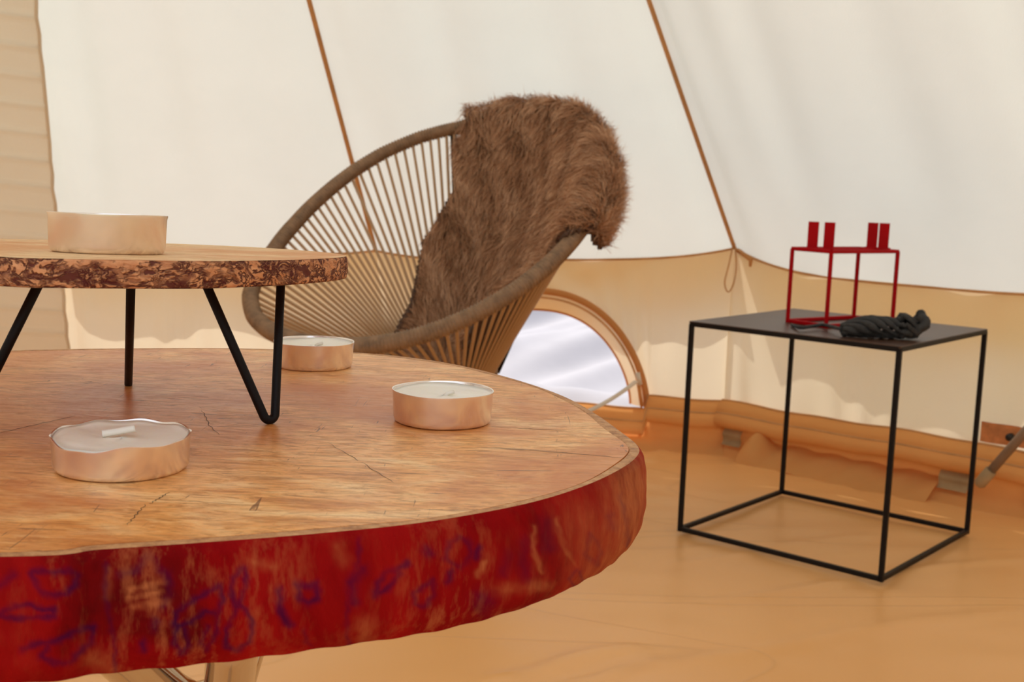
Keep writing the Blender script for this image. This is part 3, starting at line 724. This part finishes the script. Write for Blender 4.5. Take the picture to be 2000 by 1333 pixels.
# ------------------------------------------------------------------ wooden slice table
TZ = CAMH-.091
top_px = [(0, 1090), (200, 1076), (400, 1062), (620, 1045), (800, 1026), (950, 1002), (1060, 978), (1150, 948), (1215, 918), (1248, 893), (1250, 872), (1215, 842), (1165, 808), (1100, 773), (1000, 739), (900, 714), (800, 698), (700, 689), (560, 683), (400, 680), (200, 681), (60, 683), (0, 684)]
out_ = [level(x, y, TZ)[:2] for x, y in top_px]
xl = out_[-1]; out_ += [np.array([xl[0]-.07, xl[1]-.005]), np.array([-.42, .56]), np.array([-.475, .45]), np.array([-.43, .33]), np.array([-.33, .262]), np.array([-.22, .256])]
SL = spline(np.array(out_), 2600); SC = SL.mean(0)
if True:
    L2 = np.roll(SL, -1, 0)-np.roll(SL, 1, 0); L2 /= np.linalg.norm(L2, axis=1, keepdims=True); on = np.stack([L2[:, 1], -L2[:, 0]], 1)
    if ((SL-SC)*on).sum() < 0: on = -on
    for _ in range(40): on = (np.roll(on, 1, 0)+on+np.roll(on, -1, 0))/3
    TH = .0315; ROWS = 64
    rot = np.arange(2600)/2600*2*pi
    def chip(k): return .0006*wob(k*40, 0, 0, 1, k)
    tbl = thing('slice_table', (SC[0], SC[1], 0), 'low coffee table with a thick tree-slice top, red underside edge and chrome legs', 'table')
    inset = .0043+.0010*np.sin(rot*7)+.0005*np.sin(rot*23)
    inn_ = SL-on*inset[:, None]
    # tabletop: concentric rings of wood down to the middle, with its underside
    V = []; F = []; NR = 14; nP = 2600
    for k in range(NR): 
        s_ = 1-(k/NR)**1.0; pts = SC+(inn_-SC)*s_
        zz = TZ+.00025*wob(pts[:, 0], pts[:, 1], 0, 60, 2)*(0 if k == 0 else 1)
        V += [(x, y, q) for (x, y), q in zip(pts, zz*np.ones(nP))]
    V.append((SC[0], SC[1], TZ)); c_i = len(V)-1
    for k in range(NR-1): F += [(k*nP+i, k*nP+(i+1) % nP, (k+1)*nP+(i+1) % nP, (k+1)*nP+i) for i in range(nP)]
    F += [((NR-1)*nP+i, (NR-1)*nP+(i+1) % nP, c_i) for i in range(nP)]
    b0_ = len(V); V += [(x, y, TZ-TH+.0008) for x, y in inn_]; V.append((SC[0], SC[1], TZ-TH+.0008))
    F += [(b0_+(i+1) % nP, b0_+i, len(V)-1) for i in range(nP)]+[(i, b0_+i, b0_+(i+1) % nP, (i+1) % nP) for i in range(nP)]
    tt_ = obj('tabletop', V, F, M['slab'], tbl, auto=40)
    # rim and red side
    V = []; prof = [(-1.0, -.0006), (-.85, .0001), (-.18, .0)]
    rows = [(a_*1.0, b_) for a_, b_ in prof]
    for a_, b_ in rows: V += [(x+ox*a_*i_, y+oy*a_*i_, TZ+b_) for (x, y), (ox, oy), i_ in zip(SL, on, inset)]
    ntop = len(rows)
    for k in range(ROWS+1):
        v = k/ROWS; zz = TZ-.0007-v*(TH-.0007)
        off = .0004+.0022*math.sin(pi*v)-.0045*max(0, v-.80)**1.6*6-.0006*max(0, 1-v*18)
        nz = .00035*wob(rot*40, v*9, 0, 1, 5)*.5+.0004*wob(rot*9, v*3, 0, 1, 8)
        V += [(x+ox*(off+q), y+oy*(off+q), zz+(.00025*math.sin(i*.05)+.0002*math.sin(i*.24) if k == ROWS else 0)) for i, ((x, y), (ox, oy), q) in enumerate(zip(SL, on, nz))]
    V += [(x, y, TZ-TH+.0004) for x, y in inn_]; NRW = ntop+ROWS+2
    F = np.array([(k*nP+i, (k+1)*nP+i, (k+1)*nP+(i+1) % nP, k*nP+(i+1) % nP) for k in range(NRW-1) for i in range(nP)])
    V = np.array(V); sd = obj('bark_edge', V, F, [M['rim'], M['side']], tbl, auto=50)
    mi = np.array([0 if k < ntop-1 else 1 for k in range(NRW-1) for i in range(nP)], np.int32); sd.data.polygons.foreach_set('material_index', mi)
    # growth marks on the side, drawn on the wood surface
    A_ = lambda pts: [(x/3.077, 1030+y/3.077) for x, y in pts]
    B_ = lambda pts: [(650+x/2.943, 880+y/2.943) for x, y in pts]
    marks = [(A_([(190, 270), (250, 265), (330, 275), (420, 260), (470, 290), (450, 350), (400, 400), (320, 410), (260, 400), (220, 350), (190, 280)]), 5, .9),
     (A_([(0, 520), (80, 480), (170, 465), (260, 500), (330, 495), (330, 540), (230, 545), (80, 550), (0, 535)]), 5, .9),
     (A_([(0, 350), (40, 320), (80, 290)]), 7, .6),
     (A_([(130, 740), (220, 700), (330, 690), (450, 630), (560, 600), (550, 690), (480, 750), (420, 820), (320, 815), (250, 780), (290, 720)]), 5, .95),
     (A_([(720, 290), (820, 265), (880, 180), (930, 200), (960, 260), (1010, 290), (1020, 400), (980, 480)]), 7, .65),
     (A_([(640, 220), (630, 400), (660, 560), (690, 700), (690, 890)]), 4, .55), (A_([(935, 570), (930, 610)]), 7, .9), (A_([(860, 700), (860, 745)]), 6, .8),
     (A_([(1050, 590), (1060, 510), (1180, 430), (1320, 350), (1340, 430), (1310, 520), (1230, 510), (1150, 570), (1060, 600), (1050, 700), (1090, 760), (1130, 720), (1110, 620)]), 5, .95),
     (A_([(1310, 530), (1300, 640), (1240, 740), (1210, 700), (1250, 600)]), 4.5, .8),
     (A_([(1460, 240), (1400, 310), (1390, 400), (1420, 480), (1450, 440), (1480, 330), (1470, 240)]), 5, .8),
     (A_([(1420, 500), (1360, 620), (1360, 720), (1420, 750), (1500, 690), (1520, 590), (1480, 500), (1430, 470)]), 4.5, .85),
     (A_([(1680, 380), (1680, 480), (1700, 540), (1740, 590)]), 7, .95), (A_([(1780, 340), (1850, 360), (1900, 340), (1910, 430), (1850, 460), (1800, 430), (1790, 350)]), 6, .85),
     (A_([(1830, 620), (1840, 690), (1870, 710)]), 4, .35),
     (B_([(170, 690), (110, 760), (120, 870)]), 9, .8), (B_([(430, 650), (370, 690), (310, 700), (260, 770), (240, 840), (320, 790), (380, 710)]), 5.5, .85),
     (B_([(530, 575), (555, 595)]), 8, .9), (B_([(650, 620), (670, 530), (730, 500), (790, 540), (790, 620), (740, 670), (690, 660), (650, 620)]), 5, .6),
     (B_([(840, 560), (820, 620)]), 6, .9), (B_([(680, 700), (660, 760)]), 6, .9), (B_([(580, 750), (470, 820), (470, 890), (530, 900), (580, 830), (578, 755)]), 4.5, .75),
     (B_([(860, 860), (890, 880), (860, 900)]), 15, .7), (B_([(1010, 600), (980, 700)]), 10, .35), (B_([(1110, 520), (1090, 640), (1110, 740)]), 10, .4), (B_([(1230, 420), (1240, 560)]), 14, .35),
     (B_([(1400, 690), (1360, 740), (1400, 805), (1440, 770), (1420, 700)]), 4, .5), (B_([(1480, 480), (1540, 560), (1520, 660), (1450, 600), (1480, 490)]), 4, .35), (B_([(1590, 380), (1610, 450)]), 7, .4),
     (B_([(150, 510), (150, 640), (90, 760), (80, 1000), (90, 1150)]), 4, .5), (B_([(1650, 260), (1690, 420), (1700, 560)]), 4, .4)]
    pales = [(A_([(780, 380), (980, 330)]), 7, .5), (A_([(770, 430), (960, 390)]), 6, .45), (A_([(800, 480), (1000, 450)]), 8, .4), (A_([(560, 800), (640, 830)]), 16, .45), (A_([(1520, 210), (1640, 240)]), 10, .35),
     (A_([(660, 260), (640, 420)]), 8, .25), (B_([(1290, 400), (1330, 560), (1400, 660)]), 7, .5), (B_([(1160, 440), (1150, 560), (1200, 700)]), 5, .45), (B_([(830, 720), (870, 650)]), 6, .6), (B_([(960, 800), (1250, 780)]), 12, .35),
     (B_([(1560, 780), (1700, 600), (1750, 200)]), 60, .75), (B_([(1450, 420), (1500, 860)]), 45, .4), (B_([(1300, 900), (1500, 850)]), 26, .35), (B_([(180, 1000), (200, 1140)]), 16, .35), (B_([(30, 560), (60, 640)]), 12, .3)]  # broad right-end strokes paint the fade of the red shade to brown
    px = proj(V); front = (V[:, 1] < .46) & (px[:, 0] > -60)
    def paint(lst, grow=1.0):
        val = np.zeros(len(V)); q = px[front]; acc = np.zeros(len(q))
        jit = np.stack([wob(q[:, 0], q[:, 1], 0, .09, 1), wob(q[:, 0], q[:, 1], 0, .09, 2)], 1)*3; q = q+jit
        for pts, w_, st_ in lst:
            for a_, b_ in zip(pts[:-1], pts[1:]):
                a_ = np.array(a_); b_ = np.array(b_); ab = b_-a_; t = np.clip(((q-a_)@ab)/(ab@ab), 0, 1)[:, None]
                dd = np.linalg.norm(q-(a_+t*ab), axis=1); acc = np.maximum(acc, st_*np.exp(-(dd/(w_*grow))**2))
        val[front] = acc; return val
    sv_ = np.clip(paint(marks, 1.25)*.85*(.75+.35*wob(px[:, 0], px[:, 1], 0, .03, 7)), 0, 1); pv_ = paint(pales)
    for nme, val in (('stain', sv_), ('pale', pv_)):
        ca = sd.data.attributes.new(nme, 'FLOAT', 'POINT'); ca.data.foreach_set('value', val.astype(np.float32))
    # chrome tripod of crossing rods
    zb = TZ-TH
    hits = [(level(437, 1292, zb-.001), 1), (level(196, 1316, zb-.001), 1)]
    P1 = hit(405, 1296, (0, 0, 1), (0, 0, zb)); P2 = hit(95, 1316, (0, 0, 1), (0, 0, zb))
    P1 = P1+np.array([.0, .03, 0]); P2 = P2+np.array([0, .03, 0])
    crs = (P1+P2)/2+np.array([.004, .05, -.060]); P3 = crs*2-(P1+P2)/2; P3[2] = zb
    for Pt in (P1, P2, P3):
        dirv = crs-Pt; k1 = 1.0
        knee = crs+dirv*.25; foot = np.array([crs[0]+dirv[0]*2.2, crs[1]+dirv[1]*2.2, .006])
        V_, F_ = tube(spline([Pt, Pt*.4+crs*.6, knee, knee*.45+foot*.55+np.array([0, 0, -.02]), foot], 40, False), .0074, 24); obj('leg', V_, F_, M['chrome'], tbl)

# fine cracks in the tabletop
cracks = [[(640, 865), (700, 900), (780, 950)], [(960, 874), (1050, 881), (1140, 888), (1228, 896)], [(958, 834), (1010, 837), (1105, 841)], [(0, 846), (60, 832), (150, 812)], [(285, 985), (262, 1010), (245, 1030)], [(390, 795), (402, 815), (410, 832), (430, 850)], [(330, 962), (292, 985)]]
for k, pts in enumerate(cracks):
    P = spline([level(x, y, TZ+.00010) for x, y in pts], 30, False); P += np.stack([.0003*np.sin(np.arange(30)*1.3+k), .0003*np.sin(np.arange(30)*.9), np.zeros(30)], 1)
    V, F = tube(P, .00011*(np.sin(np.linspace(.1, pi-.1, 30))**.5), 4, flat=.5); obj('crack', V, F, M['dark'], tbl)

# ------------------------------------------------------------------ small board on hairpin legs
bt = math.tan(.0358)
bn = norm([0, bt, 1.]); bp = np.array([0, .345, CAMH-.0267])       # the little board leans back a touch
def bpl(x, y, dz=0): return hit(x, y, bn, bp+[0, 0, dz])
bpx = [(0, 502), (120, 506), (250, 508.5), (388, 510.5), (529, 509), (600, 507), (650, 504.5), (676, 501.5), (672, 498), (650, 495), (617, 491.5), (529, 485), (423, 479.5), (293, 474.5), (150, 470), (0, 466.5)]
bo = [bpl(x, y) for x, y in bpx]
cx = np.mean([b_[0] for b_ in bo]); 
bo += [np.array([bo[-1][0]-.035, bo[-1][1]-.03, 0]), np.array([bo[0][0]-.075, (bo[0][1]+bo[-1][1])/2, 0]), np.array([bo[0][0]-.045, bo[0][1]+.03, 0])]
for b_ in bo[-3:]: b_[2] = bp[2]-bt*(b_[1]-bp[1])
BO = spline(np.array(bo), 700); BC = BO.mean(0); bth = .0082
print('board extents', BO.min(0), BO.max(0)); print('slab extents', SL.min(0), SL.max(0), 'z', TZ)
stand = thing('riser_board', (BC[0], BC[1], TZ), 'thin round wood-slice riser with crackled bark edge on black hairpin legs', 'riser')
T = np.roll(BO, -1, 0)-np.roll(BO, 1, 0); T = T[:, :2]/np.linalg.norm(T[:, :2], axis=1, keepdims=True); bon = np.stack([T[:, 1], -T[:, 0]], 1)
if ((BO-BC)[:, :2]*bon).sum() < 0: bon = -bon
nB = 700; V = []; F = []
for k in range(8):
    for p in BC+(BO-BC)*(1-k/8)*.9975: V.append(p)
V.append(BC); 
for k in range(7): F += [(k*nB+i, k*nB+(i+1) % nB, (k+1)*nB+(i+1) % nB, (k+1)*nB+i) for i in range(nB)]
F += [(7*nB+i, 7*nB+(i+1) % nB, 8*nB) for i in range(nB)]
b0_ = len(V); V += [p+[0, 0, -bth] for p in BC+(BO-BC)*.9975]; V.append(BC+[0, 0, -bth]); F += [(b0_+(i+1) % nB, b0_+i, b0_+nB) for i in range(nB)]
obj('board', V, F, M['board'], stand)
V = []
for k in range(15):
    v = k/14; rr = np.arange(nB)
    q = .0004*math.sin(pi*v)+.00025*wob(rr*.35, v*5, 0, 1, 3)+(-.0005 if k in (0, 14) else 0)
    for p, o_, qq in zip(BO, bon, q*np.ones(nB)): V.append((p[0]+o_[0]*qq, p[1]+o_[1]*qq, p[2]-bth*v))
F = np.array([(k*nB+i, (k+1)*nB+i, (k+1)*nB+(i+1) % nB, k*nB+(i+1) % nB) for k in range(14) for i in range(nB)])
obj('bark', V, F, M['bark'], stand)
def under(x, y, dy=0): return bpl(x, y, -bth)
def hair(foot, t1, t2):
    rb, rw = .0024, .00165; bot = np.array(foot); bot[2] = TZ+rw
    pn = norm(np.cross(t1-bot, t2-bot)); upd = norm(norm(t1-bot)+norm(t2-bot)); c = bot+upd*rb
    def tang(T, other):
        d = T-c; L = np.linalg.norm(d); u = d/L; w = np.cross(pn, u); w = w if w@(other-T) < 0 else -w; ct = rb/L
        return c+rb*(ct*u+math.sqrt(1-ct*ct)*w)
    a1 = tang(t1, t2); a2 = tang(t2, t1); v1 = (a1-c)/rb; v2 = (a2-c)/rb; mid = -upd; arc = []
    for q in np.linspace(0, 1, 9): arc.append(c+rb*norm(v1*(1-q)+mid*q))
    for q in np.linspace(.125, 1, 8): arc.append(c+rb*norm(mid*(1-q)+v2*q))
    V, F = tube(np.vstack([t1, t1*.5+a1*.5, arc, t2*.5+a2*.5, t2]), rw, 14); return obj('hairpin_leg', V, F, M['black'], stand)
f1 = level(528, 829, TZ); hair(f1, under(549, 541), under(396, 541))
f2 = level(251, 752, TZ); t2a = under(256, 527); t2b = t2a+np.array([.004, -.045, .045*bt]); t2b = t2a+(t2a-O)*[1, 1, 0]*(-.085); t2b[2] = t2a[2]+bt*(t2a[1]-t2b[1]); hair(f2, t2a, t2b)
f3 = level(-75, 850, TZ); hair(f3, under(84, 538), under(-40, 542))
# ------------------------------------------------------------------ tea lights
def tealight(cx, cy, zb, dia, h, label, tilt=0., dent=0., wick='dim', seed=0, wax_h=None, lean=0):
    c = np.array([cx, cy, zb]); r = dia/2
    t = thing('tea_light', c, label, 'candle', 'tea lights on the wooden pieces')
    def dz(a, k):
        if not dent: return (.00012*math.sin(a*5+seed), .0001*math.sin(a*3+seed) if k in (4, 5, 6, 7) else 0)
        f_ = math.exp(-((((a+pi*.62+pi) % (2*pi))-pi)/.55)**2); g_ = math.exp(-((((a+pi*.18+pi) % (2*pi))-pi)/.25)**2)
        return (-.0007*f_*dent*(1 if 3 <= k <= 8 else .6), (-.0022*f_-.0010*g_+.0003*math.sin(a*9))*dent if 4 <= k <= 8 else 0)
    prof = [(0, .0003), (r*.90, .0001), (r*.935, .0006), (r*.965, h*.16), (r*.985, h*.90), (r*1.0, h*.965), (r*1.0, h), (r*.975, h*.995), (r*.965, h*.93), (r*.95, h*.2), (0, h*.15)]
    def side_crimp(a, k):
        x, q = dz(a, k)
        if k in (2, 3): x += .00012*math.sin(a*14+seed*3)*max(0, math.sin(a*2+seed))**2
        return x, q
    V, F = lathe(prof, c, 160, side_crimp); obj('cup', V, F, M['alu'], t, auto=45)
    wh = wax_h if wax_h else h*.84
    def wz(a, k): return ((-.0011*math.exp(-((((a+pi*.62+pi) % (2*pi))-pi)/.55)**2)-.00015)*(1 if dent and k >= 3 else 0), .0003*math.sin(a*3+k+seed)+(dz(a, 6)[1]*.9 if dent and k >= 4 else 0))
    wp = [(0, wh*.97), (r*.2, wh*.97), (r*.5, wh*.965), (r*.8, wh), (r*.93, wh+.0004), (r*.962, wh+(h*.10 if not dent else h-wh-.0003)), (r*.962, wh*.5)]
    V, F = lathe(wp, c, 72, wz); obj('wax', V, F, M['wax'], t)
    if wick == 'lie':
        P = spline([c+[.000, .002, wh*.97], c+[.002, .001, wh+.0018], c+[.0045, .003, wh+.0030], c+[-.001, -.003, wh+.0012]], 14, False)
        P = spline([c+[-.0055, -.001, wh+.0009], c+[-.001, .0005, wh+.0016], c+[.0035, .002, wh+.0024]], 14, False); rr = .0011
    else: P = [c+[0, 0, wh*.9], c+[.0006, .0003, wh+.0018], c+[.0018, .0006, wh+.0034]]; rr = .0007
    if wick == 'low': P = [c+[0, 0, wh*.9], c+[.002, 0, wh+.0005], c+[.004, .001, wh+.0009]]
    V, F = tube(P, rr, 8); obj('wick', V, F, M['wick'], t)
    return t
aA = level(191, 947, TZ); tealight(aA[0]+.0002, aA[1]+.0203, TZ, .0412, .0110, 'large pale tea light with dented rim at the front left of the wooden table', dent=1, wick='lie', seed=2, wax_h=.0096)
aB = level(858, 842, TZ); tealight(aB[0], aB[1]+.0180, TZ, .0383, .0122, 'tea light standing alone at the right of the wooden table', wick='low', seed=4)
aC = level(600, 727, TZ); tealight(aC[0], aC[1]+.0175, TZ, .0378, .0122, 'tea light behind the right hairpin leg of the riser', wick='low', seed=6)
aD = bpl(181, 497); td = tealight(aD[0]-.001, aD[1]+.0172, aD[2]-.0172*bt, .0378, .0128, 'tea light standing on top of the small riser board', wick='low', seed=9)
td.rotation_euler = (-.0358, .004, 0)
for k, o in enumerate([o for o in col.objects if o.name.startswith('tea_light')]):
    if 'group' in o: pass
